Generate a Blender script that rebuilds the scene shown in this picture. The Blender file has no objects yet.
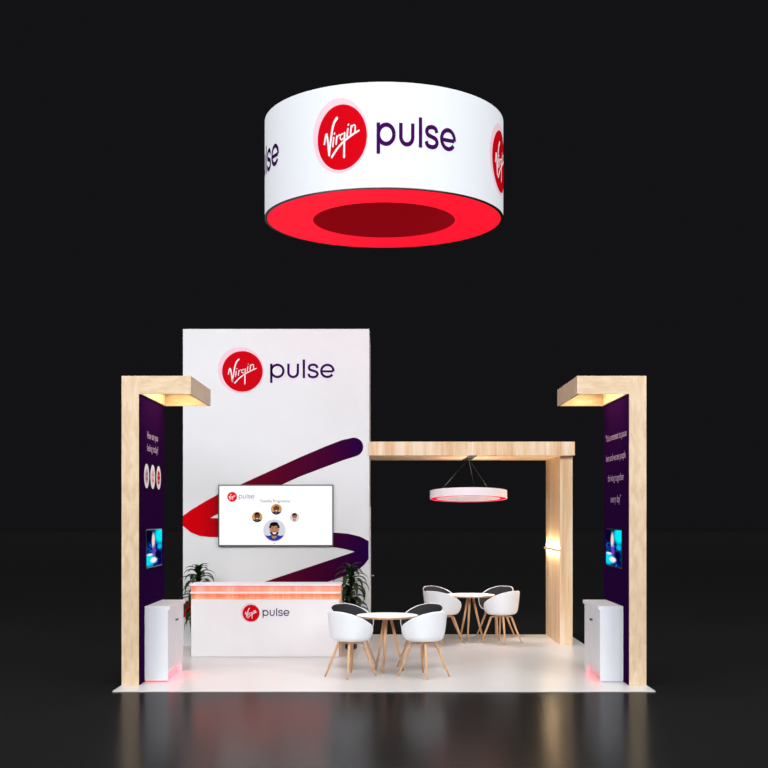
import bpy, bmesh, math, random
from mathutils import Vector, Matrix
random.seed(7)
S = bpy.context.scene
C = S.collection
PI = math.pi
F = 1165.0            # focal length of the photograph in pixels
HZ = 513.0            # its horizon row

# ---------------------------------------------------------------- camera, world, lights, exposure
cam = bpy.data.cameras.new('camera')
cam.sensor_width = 36; cam.lens = F / 768 * 36
cam.shift_y = (HZ - 384) / 768
cam.clip_end = 300
co = bpy.data.objects.new('camera', cam); C.objects.link(co)
co.location = (0, 0, 2); co.rotation_euler = (PI / 2, 0, 0)
S.camera = co
w = bpy.data.worlds.new('hall'); S.world = w; w.use_nodes = True
w.node_tree.nodes['Background'].inputs[0].default_value = (0.0066, 0.0066, 0.0078, 1)
w.node_tree.nodes['Background'].inputs[1].default_value = 1
S.view_settings.view_transform = 'Standard'; S.view_settings.look = 'None'
S.view_settings.exposure = 0; S.view_settings.gamma = 1; S.view_settings.use_curve_mapping = False

def area(name, loc, target, sx, sy, power, color=(1, 1, 1), parent=None, spread=None):
    l = bpy.data.lights.new(name, 'AREA'); l.shape = 'RECTANGLE'; l.size = sx; l.size_y = sy
    l.energy = power; l.color = color
    if spread: l.spread = math.radians(spread)
    o = bpy.data.objects.new(name, l); C.objects.link(o)
    o.location = loc
    o.rotation_euler = (Vector(target) - Vector(loc)).to_track_quat('-Z', 'Y').to_euler()
    if parent is not None:
        o.parent = parent; o.location = Vector(loc) - parent.location
    return o
area('hall_front_light', (0, -3, 10), (0, 17, 1.5), 14, 6, 2420, (.985, .985, 1))
area('hall_left_light', (-9, 5, 9), (0, 17, 1.5), 5, 5, 780, (.97, .98, 1))
area('hall_right_light', (9, 5, 9), (0, 17, 1.5), 5, 5, 780, (.97, .98, 1))
area('hall_top_light', (0, 16.2, 13), (0, 16.2, 0), 9, 7, 560, (.95, .98, 1))
sl = bpy.data.lights.new('ambient_fill_sun', 'SUN'); sl.energy = 1.3; sl.angle = math.radians(60); sl.color = (1, 1, 1)  # added fill; keeps the far floor evenly lit, no sun in the hall
so = bpy.data.objects.new('ambient_fill_sun', sl); C.objects.link(so); so.location = (0, 10, 20)

# ---------------------------------------------------------------- helpers
def lin(c):
    return tuple(((v / 255) / 12.92 if v / 255 <= .04045 else ((v / 255 + .055) / 1.055) ** 2.4) for v in c)
def mat(name, rgb, rough=.5, spec=.5, metal=0, emit=None, es=0, noise=0, nscale=20):
    m = bpy.data.materials.new(name); m.use_nodes = True
    nt = m.node_tree; b = nt.nodes['Principled BSDF']
    c = lin(rgb)
    b.inputs['Base Color'].default_value = (*c, 1)
    b.inputs['Roughness'].default_value = rough
    b.inputs['Specular IOR Level'].default_value = spec
    b.inputs['Metallic'].default_value = metal
    if emit:
        b.inputs['Emission Color'].default_value = (*lin(emit), 1); b.inputs['Emission Strength'].default_value = es
    tc = nt.nodes.new('ShaderNodeTexCoord'); n = nt.nodes.new('ShaderNodeTexNoise')
    n.inputs['Scale'].default_value = nscale; n.inputs['Detail'].default_value = 3
    nt.links.new(tc.outputs['Object'], n.inputs['Vector'])
    r = nt.nodes.new('ShaderNodeValToRGB')
    k = max(noise, .015)
    r.color_ramp.elements[0].position = .3; r.color_ramp.elements[1].position = .7
    r.color_ramp.elements[0].color = (*[v * (1 - k) for v in c], 1)
    r.color_ramp.elements[1].color = (*[min(1, v * (1 + k)) for v in c], 1)
    nt.links.new(n.outputs['Fac'], r.inputs[0]); nt.links.new(r.outputs[0], b.inputs['Base Color'])
    return m
def emis(name, rgb, s=1):
    m = bpy.data.materials.new(name); m.use_nodes = True
    nt = m.node_tree; nt.nodes.clear()
    e = nt.nodes.new('ShaderNodeEmission'); o = nt.nodes.new('ShaderNodeOutputMaterial')
    e.inputs[0].default_value = (*lin(rgb), 1); e.inputs[1].default_value = s
    nt.links.new(e.outputs[0], o.inputs[0]); return m
def wood(name, cols, scale, grain, rough=.45, blocks=None):
    """cols: dark, mid, light ; scale: tone variation ; grain: fine grain scale"""
    m = bpy.data.materials.new(name); m.use_nodes = True
    nt = m.node_tree; b = nt.nodes['Principled BSDF']; N = nt.nodes.new; L = nt.links.new
    b.inputs['Roughness'].default_value = rough; b.inputs['Specular IOR Level'].default_value = .35
    tc = N('ShaderNodeTexCoord')
    def noise(sc, detail, dist=0):
        mp = N('ShaderNodeMapping'); mp.inputs['Scale'].default_value = sc
        n = N('ShaderNodeTexNoise'); n.inputs['Scale'].default_value = 1; n.inputs['Detail'].default_value = detail
        n.inputs['Distortion'].default_value = dist
        L(tc.outputs['Object'], mp.inputs[0]); L(mp.outputs[0], n.inputs['Vector']); return n
    a = noise(scale, 2, .6); g = noise(grain, 4, .3)
    mx = N('ShaderNodeMath'); mx.operation = 'MULTIPLY_ADD'; mx.inputs[1].default_value = .35
    L(g.outputs['Fac'], mx.inputs[0]); 
    ad = N('ShaderNodeMath'); ad.operation = 'MULTIPLY'; ad.inputs[1].default_value = .65
    L(a.outputs['Fac'], ad.inputs[0]); L(ad.outputs[0], mx.inputs[2])
    r = N('ShaderNodeValToRGB'); e = r.color_ramp.elements
    e[0].position = .36; e[0].color = (*lin(cols[0]), 1)
    e[1].position = .64; e[1].color = (*lin(cols[2]), 1)
    q = e.new(.5); q.color = (*lin(cols[1]), 1)
    L(mx.outputs[0], r.inputs[0]); L(r.outputs[0], b.inputs['Base Color'])
    return m

def world_obj(name, bm, m, parent=None, smooth=False, mods=None):
    """link bm (world coordinates) as one mesh under its thing (root not rotated yet)"""
    me = bpy.data.meshes.new(name)
    root = parent
    while root is not None and root.parent is not None: root = root.parent
    if root is not None:
        bmesh.ops.translate(bm, verts=bm.verts, vec=-root.location)
    bm.to_mesh(me); bm.free()
    if m: me.materials.append(m)
    if smooth:
        for p in me.polygons: p.use_smooth = True
    o = bpy.data.objects.new(name, me); C.objects.link(o)
    if parent is not None: o.parent = parent
    for t, kw in (mods or []):
        md = o.modifiers.new(t.lower(), t)
        for k, v in kw.items(): setattr(md, k, v)
    return o
obj = world_obj
def thing(name, label, cat, loc=(0, 0, 0), group=None):
    o = bpy.data.objects.new(name, None); C.objects.link(o); o.empty_display_size = .1
    o.location = loc; o['label'] = label; o['category'] = cat
    if group: o['group'] = group
    return o
def lab(o, l): o['label'] = l; return o
def box(x0, x1, y0, y1, z0, z1, bm=None, bev=0):
    bm = bm or bmesh.new()
    vs = [bm.verts.new(p) for p in ((x0, y0, z0), (x1, y0, z0), (x1, y1, z0), (x0, y1, z0), (x0, y0, z1), (x1, y0, z1), (x1, y1, z1), (x0, y1, z1))]
    fs = [bm.faces.new([vs[i] for i in q]) for q in ((3, 2, 1, 0), (4, 5, 6, 7), (0, 1, 5, 4), (1, 2, 6, 5), (2, 3, 7, 6), (3, 0, 4, 7))]
    if bev:
        es = set(e for f in fs for e in f.edges)
        bmesh.ops.bevel(bm, geom=list(es), offset=bev, segments=2, affect='EDGES', profile=.6)
    return bm
def tube(bm, pts, rad, seg=10, cap=True):
    pts = [Vector(p) for p in pts]
    if not hasattr(rad, '__len__'): rad = [rad] * len(pts)
    rings = []; up = None
    for i, p in enumerate(pts):
        d = (pts[min(i + 1, len(pts) - 1)] - pts[max(i - 1, 0)]).normalized()
        if up is None:
            up = Vector((0, 0, 1)) if abs(d.z) < .9 else Vector((0, 1, 0))
        s = d.cross(up).normalized(); up = s.cross(d).normalized()
        rings.append([bm.verts.new(p + (s * math.cos(2 * PI * k / seg) + up * math.sin(2 * PI * k / seg)) * rad[i]) for k in range(seg)])
    for a, b in zip(rings, rings[1:]):
        for k in range(seg): bm.faces.new((a[k], a[(k + 1) % seg], b[(k + 1) % seg], b[k]))
    if cap:
        bm.faces.new(rings[0][::-1]); bm.faces.new(rings[-1])
    bmesh.ops.recalc_face_normals(bm, faces=bm.faces)
    return bm
def lathe(prof, seg=64, loc=(0, 0, 0), bm=None, closed=False):
    bm = bm or bmesh.new(); rings = []
    for r, z in prof:
        if r < 1e-6: rings.append([bm.verts.new((loc[0], loc[1], loc[2] + z))] * seg)
        else: rings.append([bm.verts.new((loc[0] + r * math.cos(2 * PI * k / seg), loc[1] + r * math.sin(2 * PI * k / seg), loc[2] + z)) for k in range(seg)])
    pairs = list(zip(rings, rings[1:]))
    if closed: pairs.append((rings[-1], rings[0]))
    for a, b in pairs:
        for k in range(seg):
            q = []
            for v in (a[k], a[(k + 1) % seg], b[(k + 1) % seg], b[k]):
                if v not in q: q.append(v)
            if len(q) > 2: bm.faces.new(q)
    bmesh.ops.recalc_face_normals(bm, faces=bm.faces)
    return bm
def dup(o, parent=None):
    c = o.copy(); C.objects.link(c)
    if parent is not None: c.parent = parent
    for ch in [x for x in bpy.data.objects if x.parent == o and x is not c]: dup(ch, c)
    return c
def catmull(p, n=6):
    p = [Vector((a, b)) for a, b in p]; out = []
    for i in range(len(p) - 1):
        p0 = p[max(i - 1, 0)]; p1 = p[i]; p2 = p[i + 1]; p3 = p[min(i + 2, len(p) - 1)]
        for k in range(n):
            t = k / n
            out.append(.5 * ((2 * p1) + (p2 - p0) * t + (2 * p0 - 5 * p1 + 4 * p2 - p3) * t * t + (3 * p1 - p0 - 3 * p2 + p3) * t ** 3))
    out.append(p[-1]); return [(v.x, v.y) for v in out]
def stroke(bm, pts, w, mp, d, rnd=False, w2=None):
    """flat ribbon along a 2D polyline, mapped onto a surface by mp(u, v, d)"""
    P = [Vector(p) for p in pts]; n = len(P)
    L = []; R = []
    for i, p in enumerate(P):
        t = (P[min(i + 1, n - 1)] - P[max(i - 1, 0)]).normalized(); q = Vector((-t.y, t.x))
        ww = w if w2 is None else w + (w2 - w) * i / (n - 1)
        L.append(bm.verts.new(mp(*(p + q * ww / 2), d))); R.append(bm.verts.new(mp(*(p - q * ww / 2), d)))
    for i in range(n - 1): bm.faces.new((R[i], R[i + 1], L[i + 1], L[i]))
    if rnd:
        for p, ww in ((P[0], w), (P[-1], w2 or w)):
            bm.faces.new([bm.verts.new(mp(p.x + ww / 2 * math.cos(2 * PI * k / 12), p.y + ww / 2 * math.sin(2 * PI * k / 12), d)) for k in range(12)])
def disc(bm, cu, cv, ru, rv, mp, d, seg=64, rings=6, rot=0):
    c = bm.verts.new(mp(cu, cv, d)); prev = None
    for j in range(1, rings + 1):
        ring = []
        for k in range(seg):
            a = 2 * PI * k / seg; x = ru * math.cos(a) * j / rings; y = rv * math.sin(a) * j / rings
            ring.append(bm.verts.new(mp(cu + x * math.cos(rot) - y * math.sin(rot), cv + x * math.sin(rot) + y * math.cos(rot), d)))
        for k in range(seg):
            if prev is None: bm.faces.new((c, ring[k], ring[(k + 1) % seg]))
            else: bm.faces.new((prev[k], ring[k], ring[(k + 1) % seg], prev[(k + 1) % seg]))
        prev = ring
    return bm
def poly(bm, pts, mp, d): return bm.faces.new([bm.verts.new(mp(u, v, d)) for u, v in pts])
def arc(cx, cy, r, a0, a1, n=28):
    return [(cx + r * math.cos(math.radians(a0 + (a1 - a0) * k / n)), cy + r * math.sin(math.radians(a0 + (a1 - a0) * k / n))) for k in range(n + 1)]

def pulse_letters(bm, mp, d, w=.15):
    h = w / 2
    stroke(bm, [(h, 1), (h, -.33)], w, mp, d); stroke(bm, arc(.5, .5, .5 - h, 0, 360, 40), w, mp, d)
    x = 1.18; stroke(bm, [(x + h, 1), (x + h, .7)] + arc(x + .41, .41, .41 - h, 180, 360) + [(x + .82 - h, 1)], w, mp, d)
    stroke(bm, [(2.33, 1.29), (2.33, 0)], w, mp, d)
    s = [(.68, .70), (.60, .87), (.39, .928), (.17, .87), (.10, .72), (.18, .58), (.39, .51), (.61, .43), (.69, .28), (.60, .125), (.38, .072), (.15, .13), (.07, .30)]
    stroke(bm, [(2.58 + a, b) for a, b in catmull(s, 5)], w, mp, d)
    stroke(bm, [(3.56, .47), (4.34, .47)], w * .9, mp, d)
    stroke(bm, arc(3.95, .5, .5 - h, -4, 325, 40), w, mp, d)
SCRIPT = [([(205, 455), (235, 362), (270, 568)], 20, 26), ([(270, 560), (290, 430), (312, 320), (335, 262), (368, 225)], 22, 30),
          ([(336, 372), (340, 366)], 16, 16), ([(328, 408), (318, 490)], 18, 18), ([(368, 396), (360, 470)], 18, 18), ([(366, 425), (382, 396), (402, 386)], 14, 14),
          ([(450, 378), (420, 388), (412, 415), (428, 436), (458, 420)], 14, 14), ([(468, 372), (462, 480), (460, 602)], 18, 24),
          ([(512, 302), (515, 296)], 16, 16), ([(506, 338), (496, 408)], 18, 18), ([(548, 312), (540, 388)], 18, 18), ([(545, 335), (575, 305), (596, 318), (592, 372)], 14, 16),
          ([(305, 590), (370, 520), (450, 458), (545, 405), (640, 362)], 24, 18)]
def logo(parent, mp, ds, m_red, m_halo, m_script, m_text, halo=True, lw=.15, sw=1):
    cu, cv, R = -1.91, .47, 1.40
    if halo:
        bm = bmesh.new(); disc(bm, cu - .11, cv + .08, R * 1.12, R * 1.16, mp, ds, rot=.6); obj('emblem_halo', bm, m_halo, parent)
    bm = bmesh.new(); disc(bm, cu, cv, R, R, mp, ds * 2); e = obj('emblem', bm, m_red, parent)
    bm = bmesh.new()
    for p, a, b in SCRIPT:
        q = [((x - 422) / 313 * R + cu, (410 - y) / 313 * R + cv) for x, y in p]
        stroke(bm, catmull(q, 5), a * sw / 313 * R, mp, ds * 3, True, b * sw / 313 * R)
    obj('script_writing', bm, m_script, e)
    bm = bmesh.new(); pulse_letters(bm, mp, ds * 2, lw); obj('lettering', bm, m_text, parent)

def text_bm(s, size, mp, d, align='LEFT'):
    """writing as a flat mesh mapped by mp(u, v, d)"""
    cu = bpy.data.curves.new('writing', 'FONT'); cu.body = s; cu.size = size; cu.align_x = align; cu.resolution_u = 3
    o = bpy.data.objects.new('writing', cu); C.objects.link(o)
    dg = bpy.context.evaluated_depsgraph_get(); me = bpy.data.meshes.new_from_object(o.evaluated_get(dg))
    bpy.data.objects.remove(o); bm = bmesh.new(); bm.from_mesh(me); bpy.data.meshes.remove(me)
    for v in bm.verts: v.co = Vector(mp(v.co.x, v.co.y, d))
    return bm

# ---------------------------------------------------------------- materials
M = {}
m = bpy.data.materials.new('dark_polished_floor'); m.use_nodes = True; nt = m.node_tree; nt.nodes.clear()
_o = nt.nodes.new('ShaderNodeOutputMaterial'); _x = nt.nodes.new('ShaderNodeMixShader'); _d = nt.nodes.new('ShaderNodeBsdfDiffuse'); _g = nt.nodes.new('ShaderNodeBsdfGlossy')
_t = nt.nodes.new('ShaderNodeTexCoord'); _n = nt.nodes.new('ShaderNodeTexNoise'); _n.inputs['Scale'].default_value = 1.5; _r = nt.nodes.new('ShaderNodeMapRange')
_r.inputs[3].default_value = .19; _r.inputs[4].default_value = .23
nt.links.new(_t.outputs['Object'], _n.inputs['Vector']); nt.links.new(_n.outputs['Fac'], _r.inputs[0]); nt.links.new(_r.outputs[0], _g.inputs['Roughness'])
_d.inputs[0].default_value = (.0090, .0090, .0094, 1); _g.inputs[0].default_value = (1, 1, 1, 1); _x.inputs[0].default_value = .125
nt.links.new(_d.outputs[0], _x.inputs[1]); nt.links.new(_g.outputs[0], _x.inputs[2]); nt.links.new(_x.outputs[0], _o.inputs[0])
M['hall'] = m
M['deck'] = mat('white_deck_laminate', (211, 210, 209), .28, .35, nscale=2)
M['white'] = mat('white_laminate', (232, 231, 235), .45, .3, nscale=3)
M['cab'] = mat('white_cabinet_paint', (226, 229, 236), .4, .4, nscale=3)
M['tower'] = mat('white_tower_graphic', (225, 228, 231), .55, .2, nscale=2)
M['post'] = wood('pale_block_wood', ((210, 181, 146), (218, 193, 160), (226, 204, 174)), (14, 14, 5), (70, 70, 8))
M['canopy'] = wood('pale_block_wood_lengthwise', ((210, 181, 146), (218, 193, 160), (226, 204, 174)), (5, 14, 14), (8, 70, 70))
M['arch'] = wood('pale_plank_wood', ((216, 172, 126), (230, 200, 162), (238, 220, 198)), (7.5, 7.5, .5), (70, 70, 2))
M['deskwood'] = wood('honey_plank_wood', ((204, 154, 112), (218, 174, 136), (230, 198, 166)), (9, 9, .8), (60, 60, 3))
M['leg'] = wood('beech_leg_wood', ((200, 150, 108), (212, 168, 126), (220, 182, 146)), (12, 12, 3), (80, 80, 6))
M['purple'] = mat('deep_purple_print', (38, 8, 58), .9, 0, nscale=2)
M['red'] = mat('red_emblem_print', (198, 9, 22), .8, 0)
M['halo'] = mat('pale_pink_print', (236, 203, 214), .8, 0)
M['print_white'] = mat('white_print', (240, 236, 240), .5, .2)
M['lilac'] = mat('lilac_print', (196, 164, 206), .5, .2)
M['ink'] = mat('purple_ink', (60, 10, 86), .8, 0)
M['shell'] = mat('white_polypropylene', (236, 240, 246), .4, .4)
M['pad'] = mat('charcoal_upholstery', (54, 53, 56), .9, .1, noise=.2, nscale=90)
M['top'] = mat('white_table_laminate', (250, 251, 254), .5, .1)
M['black'] = mat('black_plastic', (14, 14, 16), .35, .4)
M['grey'] = mat('grey_bezel', (70, 72, 74), .4, .5)
M['chrome'] = mat('steel', (170, 170, 172), .3, .5, metal=1)
M['leaf'] = mat('dark_leaf', (32, 54, 22), .5, .25, noise=.45, nscale=14)
M['stem'] = mat('brown_stem', (70, 54, 38), .8, .2, noise=.3, nscale=30)
M['pot'] = mat('black_pot', (22, 23, 24), .4, .4)
M['soil'] = mat('potting_soil', (34, 26, 20), .95, .1, noise=.4, nscale=60)
M['drum'] = mat('backlit_white_fabric', (180, 183, 188), .7, .1, emit=(246, 250, 255), es=.42)
M['drum_red'] = mat('backlit_red_fabric', (225, 10, 36), .7, .1, emit=(255, 20, 48), es=.80)
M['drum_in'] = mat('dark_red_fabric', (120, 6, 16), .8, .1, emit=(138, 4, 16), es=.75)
M['pen'] = mat('white_pendant_shade', (232, 226, 232), .5, .3, emit=(240, 225, 232), es=.12)
M['pen_red'] = emis('red_led_diffuser', (255, 10, 50), 2.0)
M['pen_disc'] = mat('pale_pendant_diffuser', (215, 208, 210), .4, .3, emit=(225, 215, 215), es=.5)
M['red_led'] = emis('red_led_strip', (255, 40, 50), 2.5)
M['warm_led'] = emis('warm_led_strip', (255, 214, 150), 2)
M['screen'] = emis('white_screen', (255, 255, 255), 1.0)

# ---------------------------------------------------------------- the setting
fl = obj('floor', box(-60, 60, -10, 120, -.2, -.012), M['hall']); fl['kind'] = 'structure'

DK0, DK1 = 13.09, 19.19
t = obj('stand_platform', box(-3.05, 3.05, DK0, DK1, -.012, 0), M['deck'])
t['kind'] = 'structure'

# ---------------------------------------------------------------- white tower with the printed graphic
TY = 17.58; K = TY / F
TX0, TX1, TH = -3.033, -.223, 4.777
tw = thing('display_tower', 'tall white tower wall with a red and purple zigzag swoosh, behind the reception desk', 'display wall', (-1.63, 18.4, 0))
obj('tower_body', box(TX0, TX1, TY, DK1, 0, TH), M['tower'], tw)
def on_tower(px, py, d): return ((px - 384) * K, TY - d, 2 + (HZ - py) * K)
m = bpy.data.materials.new('red_to_purple_print'); m.use_nodes = True; nt = m.node_tree
b = nt.nodes['Principled BSDF']; b.inputs['Roughness'].default_value = .8; b.inputs['Specular IOR Level'].default_value = 0
tc = nt.nodes.new('ShaderNodeTexCoord'); sp = nt.nodes.new('ShaderNodeSeparateXYZ'); mr = nt.nodes.new('ShaderNodeMapRange'); rp = nt.nodes.new('ShaderNodeValToRGB')
nt.links.new(tc.outputs['Object'], sp.inputs[0]); nt.links.new(sp.outputs['X'], mr.inputs[0])
mr.inputs[1].default_value = TX0 + 1.63; mr.inputs[2].default_value = TX1 + 1.63
nt.links.new(mr.outputs[0], rp.inputs[0]); nt.links.new(rp.outputs[0], b.inputs['Base Color'])
e = rp.color_ramp.elements; e[0].position = 0; e[0].color = (*lin((212, 4, 14)), 1); e[1].position = 1; e[1].color = (*lin((34, 5, 66)), 1)
for p_, c_ in ((.10, (200, 6, 16)), (.22, (152, 8, 24)), (.36, (104, 9, 32)), (.55, (82, 9, 40)), (.78, (62, 7, 48)), (.9, (48, 5, 56))):
    q = e.new(p_); q.color = (*lin(c_), 1)
M['swoosh'] = m
bm = bmesh.new()
def strip(U, L, d=.003):
    a = [bm.verts.new(on_tower(x, y, d)) for x, y in U]; c = [bm.verts.new(on_tower(x, y, d)) for x, y in L]
    for i in range(len(U) - 1): bm.faces.new((c[i], c[i + 1], a[i + 1], a[i]))
strip([(183, 516), (191, 510), (200, 504.5), (209.6, 499), (217.9, 494.5), (241.6, 484), (270, 471), (300, 457.2), (325, 446.6), (342, 440), (350.6, 438.2)],
      [(183, 519), (191, 519), (200, 519), (209.6, 518.4), (217.9, 513.8), (241.6, 502.8), (270, 490), (300, 476.5), (325, 467), (342, 460.6), (357, 455.8)])
cap = [(353.8 + 9.4 * math.cos(math.radians(a)), 447 - 9.4 * math.sin(math.radians(a))) for a in range(110, -71, -12)]
poly(bm, cap, on_tower, .0036)
strip([(183, 516), (191, 517), (200, 518), (209.6, 518), (218.5, 518.2), (260, 523), (300, 528.5), (333, 532.5), (347.7, 533.6), (360, 536.5), (368.6, 541)],
      [(183, 526), (191, 532.4), (200, 536), (209.6, 537), (218.7, 537.2), (260, 539), (300, 543), (333, 547), (345, 549), (356, 552), (368.6, 557)], .0042)
strip([(368.6, 550), (360, 549.5), (354.6, 551.7), (330, 560), (300, 570), (264, 582), (225, 592), (195, 599), (183, 602)],
      [(368.6, 559), (364, 565), (358.7, 569.5), (342, 577), (315, 586), (275, 597), (235, 607), (202, 614), (183, 617.5)], .0048)
lab(obj('swoosh_graphic', bm, M['swoosh'], tw), 'zigzag swoosh print shading from red to dark purple')
U = 14.5 * K
def tower_logo(u, v, d): return ((270.1 - 384) * K + u * U, TY - d, 2 + (HZ - 378.2) * K + v * U)
logo(tw, tower_logo, .002, M['red'], M['halo'], M['print_white'], M['ink'], lw=.165, sw=.8)
dr = obj('side_door', box(TX1, TX1 + .012, 17.95, 18.75, .01, 2.1), M['tower'], tw)
bm = bmesh.new(); tube(bm, [(TX1 + .005, 18.03, 1.03), (TX1 + .055, 18.03, 1.03), (TX1 + .06, 18.14, 1.03)], .011); obj('lever_handle', bm, M['chrome'], dr, True)

# ---------------------------------------------------------------- the two side portals
def portal(s, label):
    xo, xi = 3.046, 2.845
    y0, y1, H = 13.52, 15.065, 3.592
    r = thing('portal_wall', label, 'portal wall', (s * 2.95, 14.3, 0), 'wooden portal walls at the two front corners')
    def X(a, b): return (min(s * a, s * b), max(s * a, s * b))
    obj('upright', box(*X(xo, xi), y0, y1, 0, H, bev=.002), M['post'], r)
    g = lab(obj('graphic_panel', box(*X(xi, xi - .006), y0 + .004, y1 - .002, .0, 3.38), M['purple'], r), 'deep purple printed panel')
    # canopy: open-bottomed box
    xe, zb, tk = 2.242, 3.382, .032
    bm = bmesh.new()
    box(*X(xi, xe), y0, y0 + tk, zb, H, bm); box(*X(xi, xe), y1 - tk, y1, zb, H, bm)
    box(*X(xe, xe + tk), y0 + tk, y1 - tk, zb, H, bm); box(*X(xi, xi - tk), y0 + tk, y1 - tk, zb, H, bm)
    box(*X(xi - tk, xe + tk), y0 + tk, y1 - tk, H - .02, H, bm)
    cp = obj('canopy', bm, M['canopy'], r)
    bm = box(*X(xi - .12, xe + .12), y0 + .12, y1 - .12, H - .035, H - .02)
    lab(obj('canopy_light', bm, M['warm_led'], cp), 'warm light panel recessed in the canopy')
    area('canopy_lamp', (s * (xi + xe) / 2, (y0 + y1) / 2, H - .045), (s * (xi + xe) / 2, (y0 + y1) / 2, 0), .34, 1.2, 12, (1, .80, .48), r)
    return r, g
pl, gl = portal(-1, 'left wooden portal wall with purple inner face, white question lettering and three white dots')
pr, gr = portal(1, 'right wooden portal wall with purple inner face carrying four lines of pale writing')
XF = 2.839
def on_left(u, v, d): return (-XF + d, u, v)            # u runs away from the camera
def on_right(u, v, d): return (XF - d, -u, v)           # u runs towards the camera
for s_, z_ in (('How are you', 2.895), ('feeling today?', 2.745)):
    bm = text_bm(s_, .125, lambda u, v, d: on_left(14.285 + u, z_ + v, d), .003, 'CENTER'); obj('lettering', bm, M['lilac'], pl)
for yc, ic in ((13.92, 0), (14.29, 1), (14.66, 2)):
    bm = bmesh.new(); disc(bm, yc, 2.442, .148, .148, on_left, .003, 32, 2); dt = obj('round_dot', bm, M['print_white'], pl)
    bm = bmesh.new()
    disc(bm, yc, 2.442, .085, .085, on_left, .0045, 24, 1)
    fc = obj('face_icon', bm, (M['lilac'], M['halo'], M['red'])[ic], dt)
    bm = bmesh.new()
    for dx in (-.03, .03): disc(bm, yc + dx, 2.47, .011, .014, on_left, .006, 12, 1)
    a0, a1, cy = ((20, 160, 2.375), (200, 340, 2.43), (195, 345, 2.44))[ic]
    stroke(bm, arc(yc, cy, .042, a0, a1, 12), .014, on_left, .006)
    obj('face_marks', bm, (M['ink'], M['red'], M['print_white'])[ic], dt)
for s_, yc, z_, sz, wd in (('\u201cIt is a moment to pause', 14.26, 2.905, .125, 1.27), ('here and we see people', 14.28, 2.65, .125, 1.2), ('thriving together', 14.27, 2.395, .125, .98), ('every day\u201d', 14.26, 2.13, .135, .62)):
    bm = text_bm(s_, sz, lambda u, v, d: (u, v, d), .0, 'CENTER')
    xs = [v.co.x for v in bm.verts]; k = wd / (max(xs) - min(xs))
    for v in bm.verts: v.co = Vector(on_right(-yc + v.co.x * k, z_ + v.co.y, .003))
    obj('lettering', bm, M['lilac'], pr)

# ---------------------------------------------------------------- side screens with a blurred blue picture
def blob_mat():
    m = bpy.data.materials.new('blue_screen_picture'); m.use_nodes = True; nt = m.node_tree; nt.nodes.clear()
    N = nt.nodes.new; L = nt.links.new
    tc = N('ShaderNodeTexCoord'); out = N('ShaderNodeOutputMaterial'); em = N('ShaderNodeEmission'); em.inputs[1].default_value = .95
    L(em.outputs[0], out.inputs[0])
    nz = N('ShaderNodeTexNoise'); nz.inputs['Scale'].default_value = 7; nz.inputs['Detail'].default_value = 3
    mpn = N('ShaderNodeMapping'); mpn.inputs['Scale'].default_value = (1, 1, 2.2); L(tc.outputs['Generated'], mpn.inputs[0]); L(mpn.outputs[0], nz.inputs['Vector'])
    rp = N('ShaderNodeValToRGB'); e = rp.color_ramp.elements
    e[0].position = .40; e[0].color = (*lin((4, 6, 50)), 1); e[1].position = .72; e[1].color = (*lin((0, 170, 230)), 1)
    q = e.new(.55); q.color = (*lin((6, 60, 170)), 1)
    L(nz.outputs['Fac'], rp.inputs[0]); cur = rp.outputs[0]
    # blobs: centre (u 0..1, v 0..1), radii, colour
    for u, v, ru, rv, col, st in ((.15, .85, .4, .3, (4, 6, 44), .9), (.85, .85, .38, .28, (0, 240, 255), 1), (.78, .30, .3, .2, (3, 4, 60), .9), (.85, .53, .2, .1, (0, 190, 235), .9), (.15, .18, .45, .2, (0, 225, 250), 1),
                                  (.42, .70, .12, .26, (255, 226, 214), 1), (.46, .42, .13, .2, (120, 60, 190), .8), (.45, .17, .26, .09, (255, 250, 250), 1), (.2, .33, .24, .04, (240, 244, 250), .9), (.88, .1, .2, .14, (4, 8, 70), .9)):
        mp = N('ShaderNodeMapping'); mp.vector_type = 'POINT'
        mp.inputs['Location'].default_value = (0, -u / ru, -v / rv); mp.inputs['Scale'].default_value = (0, 1 / ru, 1 / rv)
        L(tc.outputs['Generated'], mp.inputs[0]); g = N('ShaderNodeTexGradient'); g.gradient_type = 'SPHERICAL'; L(mp.outputs[0], g.inputs[0])
        sc = N('ShaderNodeMath'); sc.operation = 'MULTIPLY'; sc.inputs[1].default_value = 2.2 * st; sc.use_clamp = True; L(g.outputs['Fac'], sc.inputs[0])
        mx = N('ShaderNodeMix'); mx.data_type = 'RGBA'; mx.inputs['B'].default_value = (*lin(col), 1)
        L(sc.outputs[0], mx.inputs['Factor']); L(cur, mx.inputs['A']); cur = mx.outputs['Result']
    L(cur, em.inputs[0]); return m
M['picture'] = blob_mat()
for s, L_ in ((-1, 'small screen with a blurred blue picture, on the purple face of the left portal wall'), (1, 'small screen with a blurred blue picture, on the purple face of the right portal wall')):
    r = thing('wall_screen', L_, 'screen', (s * 2.82, 14.335, 1.57), 'small screens on the portal walls')
    x0, x1 = s * XF, s * (XF - .014)
    obj('bezel', box(min(x0, x1), max(x0, x1), 13.85, 14.82, 1.336, 1.806, bev=.003), M['black'], r)
    x2 = s * (XF - .016)
    o = obj('display', box(min(x1, x2), max(x1, x2), 13.862, 14.808, 1.350, 1.792), M['picture'], r)
    if s > 0:   # same picture, read from its own front: mirror the mesh's along-wall axis inside the object
        o.scale = (1, -1, 1)

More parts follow.
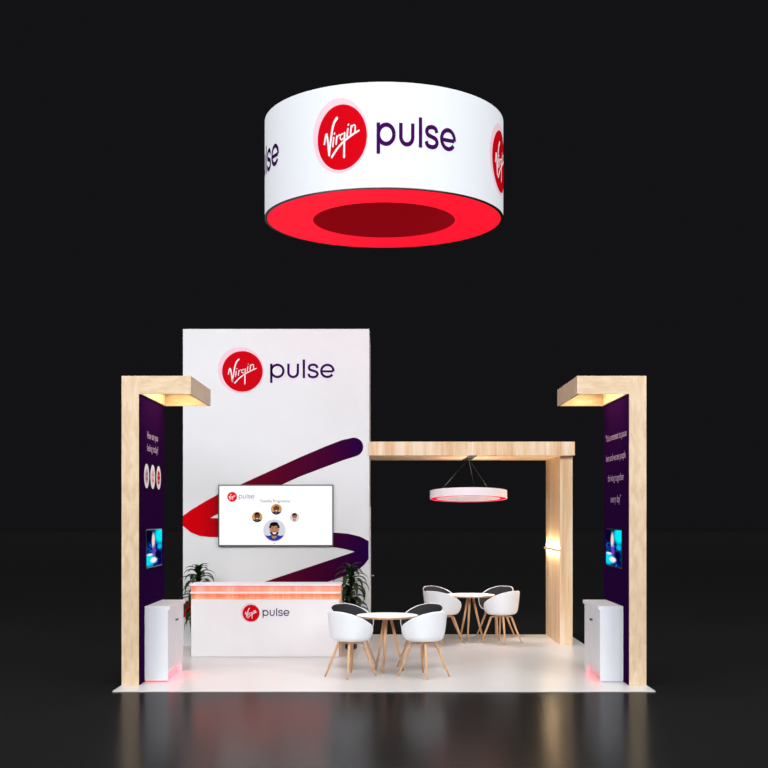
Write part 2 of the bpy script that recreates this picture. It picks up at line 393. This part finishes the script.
# ---------------------------------------------------------------- cabinets
def cabinet(s, label):
    y0, y1, H = 13.80, 14.88, .894
    xw, xf = 2.835, 2.56
    r = thing('storage_cabinet', label, 'cabinet', (s * 2.7, 14.34, 0), 'white cabinets against the portal walls')
    def X(a, b): return (min(s * a, s * b), max(s * a, s * b))
    bm = bmesh.new()
    box(*X(xw, xf + .018), y0 + .02, y1 - .02, .10, H - .046, bm)              # carcass
    box(*X(xw, xf), y0, y0 + .02, .012, H - .046, bm)                          # near end panel
    box(*X(xw, xf), y1 - .15, y1 - .03, .0, .10, bm)                          # far foot
    box(*X(xw, xf), y1 - .03, y1 - .01, .0, H - .046, bm)
    obj('body', bm, M['cab'], r)
    obj('plinth', box(*X(xw, xf + .058), y0 + .03, y1 - .15, 0, .10), M['cab'], r)
    obj('worktop', box(*X(xw, xf - .02), y0 - .0, y1, H - .046, H, bev=.002), M['cab'], r)
    ym = (y0 + y1) / 2
    for a, b_, hy in ((y0 + .023, ym - .002, ym - .035), (ym + .002, y1 - .033, ym + .035)):
        d = obj('door', box(*X(xf, xf + .018), a, b_, .102, H - .05, bev=.0015), M['cab'], r)
        bm = bmesh.new(); xx = s * (xf - .012)
        tube(bm, [(s * xf, hy, .69), (xx, hy, .69), (s * (xf - .022), hy, .69)], [.008, .008, .016], 12)
        obj('knob', bm, M['black'], d, True)
    bm = box(*X(xf + .05, xf + .030), y0 + .03, y1 - .16, .092, .0995)
    lab(obj('led_strip', bm, M['red_led'], r), 'red light strip under the doors')
    area('plinth_lamp', (s * (xf + .036), ym, .09), (s * (xf - .02), ym, 0), .9, .03, 2.4 if s < 0 else .3, (1, .04, .07), r)
    bm = box(*X(xw - .01, xf + .01), y0 + .003, y0 + .015, .004, .011)
    obj('led_strip', bm, M['red_led'] if s < 0 else M['cab'], r)
cabinet(-1, 'white two-door cabinet with bright red light spilling at its foot, against the left portal wall')
cabinet(1, 'white two-door cabinet with faint red light at its foot, against the right portal wall')

# ---------------------------------------------------------------- wooden archway
AX = 2.665
ar = thing('wooden_archway', 'pale wooden archway beam and upright joined to the right side of the white tower', 'archway', (2.76, 18.4, 0))
obj('beam', box(TX1 + .001, 2.873, 17.53, DK1 - .003, 2.867, 3.074, bev=.002), M['arch'], ar)
obj('upright', box(AX, 2.857, 17.65, DK1 - .005, 0, 2.867, bev=.002), M['arch'], ar)
sh = obj('light_batten', box(AX - .032, AX, 17.68, DK1 - .02, 1.418, 1.444, bev=.002), M['arch'], ar)
for z0, z1, n in ((1.444, 1.448, 1), (1.414, 1.418, -1)):
    lab(obj('led_strip', box(AX - .03, AX - .012, 17.72, DK1 - .06, z0, z1), M['warm_led'], sh), 'warm light strip')
area('batten_lamp', (AX - .03, 18.42, 1.455), (AX + .02, 18.42, 1.6), 1.4, .02, 17, (1, .80, .50), ar)
area('batten_lamp', (AX - .03, 18.42, 1.408), (AX + .02, 18.42, 1.2), 1.4, .02, 9, (1, .80, .50), ar)
obj_t = obj('ceiling_track', box(1.275, 1.40, 17.56, 19.15, 2.853, 2.8665, bev=.003), M['black'])
obj_t['label'] = 'dark flat lighting track fixed under the wooden beam above the ring pendant'; obj_t['category'] = 'track'

# pendant ring lamp
PC = Vector((1.33, 18.35, 2.285)); PR = .607
pd = thing('ring_pendant_lamp', 'round white pendant lamp with glowing red lower rim hanging under the wooden beam', 'pendant lamp', PC)
tilt = Matrix.Rotation(math.radians(-4.3), 4, 'X')
def tilted(bm):
    bmesh.ops.transform(bm, matrix=Matrix.Translation(PC) @ tilt @ Matrix.Translation(-PC), verts=bm.verts); return bm
h = .062
obj('shade', tilted(lathe([(PR, -h), (PR, h), (PR - .02, h), (PR - .02, -h + .004), (PR - .012, -h)], 96, PC, closed=True)), M['pen'], pd, True, [('EDGE_SPLIT', {'split_angle': .6})])
lab(obj('light_ring', tilted(lathe([(PR - .012, -h + .001), (PR - .012, -h + .02), (PR - .105, -h + .02), (PR - .105, -h + .001)], 96, PC, closed=True)), M['pen_red'], pd), 'glowing red ring')
obj('diffuser', tilted(lathe([(0, -h + .004), (PR - .105, -h + .004), (PR - .105, -h + .03), (0, -h + .03)], 96, PC)), M['pen_disc'], pd)
a1 = (1.335, 18.35, 2.848)
for ang in (222, 296, 74):
    p = PC + tilt.to_3x3() @ Vector((PR * .97 * math.cos(math.radians(ang)), PR * .97 * math.sin(math.radians(ang)), h))
    bm = bmesh.new(); tube(bm, [p, a1], .003, 6); obj('suspension_cable', bm, M['black'], pd)
bm = lathe([(0, 2.835), (.035, 2.835), (.04, 2.848), (0, 2.848)], 24, (1.335, 18.35, 0)); obj('ceiling_mount', bm, M['grey'], pd)
area('pendant_fill_light', PC - Vector((0, 0, .075)), PC - Vector((0, 0, 1)), .6, .6, 22, (1, .95, .94), pd, 140)  # fill light added beneath the shade to brighten the rear tabletop
area('pendant_uplight', PC + Vector((0, 0, .08)), PC + Vector((0, 0, 1)), .5, .5, 7, (1, .88, .7), pd)

# ---------------------------------------------------------------- big round hanging sign
DC = Vector((0, 16.1, 0)); DR = 1.64; DZ0, DZ1 = 4.03, 5.35
DZ0 = 6.03; DZ1 = 7.352
sg = thing('round_hanging_sign', 'huge round white hanging sign with red underside floating above the stand', 'hanging sign', (0, 16.1, DZ0))
obj('outer_band', lathe([(DR, DZ0 + .012), (DR, DZ1), (DR - .03, DZ1), (DR - .03, DZ0 + .012)], 160, DC, closed=True), M['drum'], sg, True, [('EDGE_SPLIT', {'split_angle': .6})])
lab(obj('bottom_trim', lathe([(DR + .004, DZ0), (DR + .004, DZ0 + .012), (DR - .035, DZ0 + .012), (DR - .035, DZ0)], 160, DC, closed=True), M['black'], sg), 'thin dark rim')
RI = .98
lab(obj('underside', lathe([(DR - .035, DZ0 + .002), (DR - .035, DZ0 + .010), (RI, DZ0 + .010), (RI, DZ0 + .002)], 160, DC, closed=True), M['drum_red'], sg), 'bright red lit ring underneath')
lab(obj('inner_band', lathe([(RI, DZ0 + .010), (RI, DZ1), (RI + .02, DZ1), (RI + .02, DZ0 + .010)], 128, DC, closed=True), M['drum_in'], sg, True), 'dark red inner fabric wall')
obj('top_cover', lathe([(DR - .03, DZ1 - .02), (DR - .03, DZ1 - .01), (0, DZ1 - .01), (0, DZ1 - .02)], 128, DC), M['drum_in'], sg)
M['drum_halo'] = mat('backlit_pink_print', (178, 150, 160), .7, .1, emit=(252, 222, 232), es=.46)
M['drum_logo'] = mat('backlit_red_print', (186, 6, 20), .8, 0, emit=(222, 6, 24), es=.18)
M['drum_script'] = mat('backlit_white_print', (180, 183, 188), .7, .1, emit=(255, 255, 255), es=.42)
M['drum_ink'] = mat('backlit_purple_print', (58, 8, 78), .8, 0, emit=(78, 14, 110), es=.05)
for q in range(4):
    def on_drum(u, v, d, q=q):
        a = math.radians(-3.2 + 90 * q) + u * .2364 / DR
        return ((DR + d) * math.sin(a), 16.1 - (DR + d) * math.cos(a), 6.554 + v * .292)
    if q == 2: continue          # the far side cannot be seen
    logo(sg, on_drum, .003, M['drum_logo'], M['drum_halo'], M['drum_script'], M['drum_ink'], lw=.185)

# ---------------------------------------------------------------- reception desk
dk = thing('reception_desk', 'white and wooden reception desk lit red under its top, in front of the white tower', 'reception desk', (-1.65, 16.5, 0))
obj('carcass', box(-2.695, -.602, 16.262, 16.77, 0, .988, bev=.002), M['deskwood'], dk)
obj('front_panel', box(-2.677, -.628, 16.175, 16.262, .004, .796, bev=.002), M['white'], dk)
obj('ledge', box(-2.697, -.600, 16.172, 16.262, .880, .902, bev=.002), M['white'], dk)
obj('worktop', box(-2.705, -.594, 16.15, 16.78, .988, 1.008, bev=.003), M['white'], dk)
lab(obj('led_strip', box(-2.66, -.63, 16.19, 16.21, .980, .9875), M['red_led'], dk), 'red light strip under the top')
area('desk_lamp', (-1.65, 16.20, .978), (-1.65, 16.262, .943), 2.02, .012, 8, (1, .05, .07), dk, 130)
area('desk_lamp', (-1.65, 16.22, .877), (-1.65, 16.262, .85), 2.02, .012, .6, (1, .16, .14), dk, 130)
KD = 16.175 / F; UD = 6.04 * KD
def desk_logo(u, v, d): return ((262.6 - 384) * KD + u * UD, 16.175 - d, 2 + (HZ - 616) * KD + v * UD)
logo(dk, desk_logo, .0015, M['red'], M['halo'], M['print_white'], M['ink'], lw=.17)

# ---------------------------------------------------------------- wall monitor
mn = thing('wall_monitor', 'large monitor with round portraits on a white screen, mounted on the white tower', 'monitor', (-1.62, 17.56, 1.96))
SY = 17.52; KS = SY / F
def scr(px, py, d): return ((px - 384) * KS, SY - d, 2 + (HZ - py) * KS)
x0, _, z1 = scr(218.2, 484.6, 0); x1, _, z0 = scr(333.4, 546.2, 0)
obj('housing', box(x0, x1, SY, TY, z0, z1, bev=.004), M['grey'], mn)
bw = .018
obj('display', box(x0 + bw, x1 - bw, SY - .002, SY, z0 + bw, z1 - bw), M['screen'], mn)
EM = {k: emis('screen_' + k, c, .95) for k, c in dict(red=(235, 20, 40), text=(104, 40, 138), white=(255, 255, 255), skin_tan=(196, 132, 98), skin_brown=(120, 72, 50), skin_rosy=(186, 108, 84),
      hair=(22, 18, 20), grey_hair=(150, 142, 138), sky=(214, 222, 234), amber=(214, 160, 96), blue=(40, 62, 168), navy=(28, 44, 70), pinkring=(240, 205, 215), beard=(52, 34, 30), teeth=(250, 244, 240), pale=(222, 220, 218)).items()}
US = 3.5
def scr_logo(u, v, d): return scr(238.9 + u * US, 498.5 - v * US, d + .002)
logo(mn, scr_logo, .0008, EM['red'], EM['pinkring'], EM['white'], EM['text'], halo=False, lw=.13)
bm = text_bm('Tuesday Programme', 3.6, lambda u, v, d: scr(275 + u, 502.2 - v, .003), 0, 'CENTER'); obj('heading_text', bm, EM['text'], mn)
def portrait(cx, cy, R, bg, cloth, skin, hair, kind, ring=False):
    def mp(u, v, d): return scr(cx + u * R, cy - v * R, .003 + d)
    fs = 1.22 if ring else 1.32
    def mq(u, v, d): return mp(u * fs, v * fs, d)
    if ring:
        bm = bmesh.new(); disc(bm, 0, 0, 1.07, 1.07, mp, -.0005, 40, 1); obj('portrait_ring', bm, EM['pinkring'], mn)
    bm = bmesh.new(); disc(bm, 0, 0, 1, 1, mp, 0, 40, 1); p = obj('portrait', bm, EM[bg], mn)
    bm = bmesh.new(); n = 20     # shoulders inside the round frame
    a0 = math.radians(200); a1 = math.radians(340)
    pts = [(math.cos(a0 + (a1 - a0) * k / n), math.sin(a0 + (a1 - a0) * k / n)) for k in range(n + 1)]
    pts = [(x * .995, y * .995) for x, y in pts if y < -.45] + [(.55, -.5), (.3, -.42), (-.3, -.42), (-.55, -.5)]
    poly(bm, pts, mp, .0006); obj('clothing', bm, EM[cloth], p)
    bm = bmesh.new(); disc(bm, -.02, -.42, .2, .22, mq, .0009, 20, 1); disc(bm, 0, .08, .34, .50, mq, .0012, 28, 1, rot=-.1)
    for q in (-1, 1): disc(bm, q * .34, .06, .05, .11, mq, .0011, 12, 1)
    obj('face', bm, EM[skin], p)
    bm = bmesh.new()
    if kind != 'bald':
        stroke(bm, arc(0, .22, .34, -5, 185, 20), .17, mq, .0016); disc(bm, -.03, .52, .34, .17, mq, .0017, 20, 1, rot=.1)
    else:
        stroke(bm, arc(0, .12, .37, 140, 195, 10), .1, mq, .0016); stroke(bm, arc(0, .12, .37, -15, 40, 10), .1, mq, .0016)
    for q in (-1, 1):
        disc(bm, q * .14, .13, .035, .025, mq, .0018, 10, 1); stroke(bm, [(q * .07, .22), (q * .22, .23)], .04, mq, .0018)
    obj('hair', bm, EM[hair], p)
    if kind == 'beard':
        bm = bmesh.new(); stroke(bm, arc(0, -.06, .29, 190, 350, 18), .15, mq, .0015); stroke(bm, [(-.15, -.1), (.15, -.1)], .05, mq, .0015); obj('beard', bm, EM['beard'], p)
    bm = bmesh.new(); poly(bm, arc(0, -.14, .15, 180, 360, 12), mq, .0019); obj('smile', bm, EM['teeth'], p)
portrait(274.4, 530.6, 10.3, 'sky', 'blue', 'skin_tan', 'hair', 'beard', True)
portrait(276.4, 509.3, 5.4, 'amber', 'navy', 'skin_brown', 'hair', 'bald')
portrait(257.2, 517.1, 5.2, 'amber', 'navy', 'skin_brown', 'hair', 'short')
portrait(294.6, 517.3, 4.6, 'pale', 'pale', 'skin_rosy', 'hair', 'short')
bm = bmesh.new(); disc(bm, 274.7, 543.4, .8, .35, scr, .003, 12, 1); obj('cursor_mark', bm, EM['red'], mn)

# ---------------------------------------------------------------- tables
def make_table(label, x, y):
    t = thing('round_table', label, 'table', (x, y, 0), 'round cafe tables')
    H = .712
    obj('tabletop', lathe([(0, H - .006), (.386, H - .006), (.389, H - .004), (.389, H - .001), (.386, H), (0, H)], 72, (x, y, 0)), M['top'], t, False)
    lab(obj('table_edge', lathe([(.20, H - .026), (.380, H - .026), (.388, H - .006), (.20, H - .006)], 72, (x, y, 0), closed=True), M['leg'], t), 'bevelled wooden rim under the white top')
    for a in (-104.7, 14.5, 133):
        a = math.radians(a); bm = bmesh.new()
        tube(bm, [(x + .045 * math.cos(a), y + .045 * math.sin(a), H - .02), (x + .12 * math.cos(a), y + .12 * math.sin(a), .36), (x + .215 * math.cos(a), y + .215 * math.sin(a), 0)], [.02, .018, .013], 12)
        obj('leg', bm, M['leg'], t, True)
    bm = lathe([(.0, H - .045), (.085, H - .045), (.09, H - .026), (0, H - .026)], 32, (x, y, 0)); obj('leg_bracket', bm, M['leg'], t)
    return t
make_table('front round white cafe table on splayed wooden legs, nearest the reception desk', .040, 14.72)
make_table('rear round white cafe table on splayed wooden legs, below the ring pendant', 1.36, 18.40)

# ---------------------------------------------------------------- chairs (local: faces +Y)
def smooth_interp(tab, a):
    for (a0, v0), (a1, v1) in zip(tab, tab[1:]):
        if a <= a1:
            t = (a - a0) / (a1 - a0); return v0 + (v1 - v0) * t
    return tab[-1][1]
HT = [(0, .815), (25, .812), (50, .785), (75, .735), (95, .685), (112, .640), (122, .605), (130, .55), (138, .492), (148, .466), (165, .456), (180, .452)]
def tub(inset, zoff, rimdrop, seg=64, padmode=False):
    bm = bmesh.new(); rows = []
    fr = [0, .25, .46, .63, .75, .83, .88, .925, .955, .98, 1.0]
    zb = [.436, .436, .437, .441, .450, .468, .50]
    for k in range(seg):
        th = 360 * k / seg; a = th if th <= 180 else 360 - th
        H = smooth_interp(HT, a) - rimdrop
        t = math.radians(th)
        c, s = -math.cos(t), math.sin(t)                       # th 0 = back (-Y)
        n = 2.35; rx, ry = .277 - inset, .260 - inset
        R = 1 / ((abs(s) / rx) ** n + (abs(c) / ry) ** n) ** (1 / n)
        col = []
        for j in range(1, len(fr)):
            if j < len(zb): z = zb[j]
            else: z = zb[-1] + (H + 0 - zb[-1]) * (j - len(zb) + 1) / (len(fr) - len(zb))
            z = min(z + zoff if j < len(zb) else z, H)
            f = fr[j]
            if a > 120: f *= 1 - .10 * min(1, (a - 120) / 22) * (j / 10)
            col.append(bm.verts.new((R * f * s, R * f * c, z)))
        rows.append(col)
    ctr = bm.verts.new((0, 0, zb[0] + zoff))
    for k in range(seg):
        A, B = rows[k], rows[(k + 1) % seg]
        bm.faces.new((ctr, A[0], B[0]))
        for j in range(len(A) - 1): bm.faces.new((A[j], A[j + 1], B[j + 1], B[j]))
    bmesh.ops.recalc_face_normals(bm, faces=bm.faces)
    return bm
def make_chair():
    t = thing('tub_chair', '', 'chair', (0, 0, 0), 'white tub chairs around the cafe tables')
    obj('shell', tub(0, 0, 0), M['shell'], t, True, [('SOLIDIFY', {'thickness': .010, 'offset': 0}), ('SUBSURF', {'levels': 1, 'render_levels': 1})])
    obj('upholstery', tub(.014, .022, .007), M['pad'], t, True, [('SOLIDIFY', {'thickness': .012, 'offset': 0}), ('SUBSURF', {'levels': 1, 'render_levels': 1})])
    for a in (45, 135, 231, 309):
        a = math.radians(a); c, s = math.cos(a), math.sin(a); bm = bmesh.new()
        prof = [(.015, .407), (.115, .407), (.146, .403), (.162, .388), (.174, .35), (.230, .20), (.315, 0)]
        tube(bm, [(r * c, r * s, z) for r, z in prof], [.012, .012, .014, .016, .017, .015, .011], 12)
        obj('leg', bm, M['leg'], t, True)
    obj('seat_mount', lathe([(0, .398), (.035, .398), (.045, .41), (.05, .432), (0, .432)], 32), M['leg'], t, True)
    return t
ch0 = make_chair(); used = False
for tx, ty, who, beside in ((.040, 14.72, 'front', 'front table'), (1.36, 18.40, 'rear', 'rear table')):
    for dx, dy, l in ((-.447, -.45, 'white tub chair on beech legs, back view, near left of the %s round table'),
                      (.447, -.45, 'white tub chair on beech legs, back view, near right of the %s round table'),
                      (-.447, .45, 'white tub chair showing its charcoal cushioned back, far left side of the %s round table'),
                      (.447, .45, 'white tub chair showing its charcoal cushioned back, far right side of the %s round table')):
        o = dup(ch0) if used else ch0; used = True
        o.location = (tx + dx, ty + dy, 0)
        o.rotation_euler = (0, 0, math.atan2(-dy, -dx) - PI / 2)
        o['label'] = l % who

# ---------------------------------------------------------------- plants
def plant(x, y, label, seed):
    rnd = random.Random(seed)
    t = thing('potted_plant', label, 'plant', (x, y, 0), 'potted plants behind the reception desk')
    obj('pot', lathe([(0, 0), (.075, 0), (.085, .012), (.115, .26), (.118, .27), (.105, .27), (.10, .24), (0, .24)], 40, (x, y, 0)), M['pot'], t, True, [('EDGE_SPLIT', {'split_angle': .7})])
    obj('soil', lathe([(0, .235), (.1, .235), (.1, .248), (0, .25)], 32, (x, y, 0)), M['soil'], t)
    bm = bmesh.new(); tops = []
    for i, (dx, dy, hh) in enumerate(((.0, 0, 1.10), (-.05, .03, .80), (.06, -.02, .62))):
        pts = [(x + dx * .4 * k / 5 + dx * .3, y + dy * k / 5, .24 + (hh - .24) * k / 5) for k in range(6)]
        tube(bm, pts, [.014, .013, .012, .011, .01, .008], 8); tops.append((pts, hh))
    obj('stem', bm, M['stem'], t, True)
    bm = bmesh.new()
    def leaf(base, az, el, ln, wd, droop):
        n = 9; p = Vector(base); rows = []; e = el
        for k in range(n + 1):
            f = k / n
            wv = wd * (math.sin(PI * min(1, f * .86 + .14)) ** .7) * (1 - f ** 4) + .0012
            d = Vector((math.cos(az) * math.cos(e), math.sin(az) * math.cos(e), math.sin(e)))
            s = Vector((-math.sin(az), math.cos(az), 0)); nrm = s.cross(d)
            rows.append([bm.verts.new(p - s * wv + nrm * wv * -.35), bm.verts.new(p.copy()), bm.verts.new(p + s * wv + nrm * wv * -.35)])
            p = p + d * ln / n; e -= droop / n
        for a, b_ in zip(rows, rows[1:]):
            for j in range(2): bm.faces.new((a[j], a[j + 1], b_[j + 1], b_[j]))
    for pts, hh in tops:
        base = pts[-1]; n = 30
        for k in range(n):
            f = k / n
            az = k * 2.399 + rnd.uniform(-.2, .2)
            el = math.radians(80 - 55 * f + rnd.uniform(-6, 6)); ln = (.24 + .17 * min(1, f * 1.6)) * rnd.uniform(.9, 1.1)
            sy = abs(math.sin(az)); ln *= 1 - .12 * sy
            z = base[2] + .05 - .30 * f
            leaf((base[0], base[1], z), az, el, ln, .040, math.radians(125 + 35 * f))
    lab(obj('foliage', bm, M['leaf'], t, True), 'dark green arching strap leaves')
plant(-2.735, 17.17, 'dark green strap-leaved potted plant standing behind the left end of the reception desk', 3)
plant(-.487, 17.17, 'dark green strap-leaved potted plant standing behind the right end of the reception desk', 5)
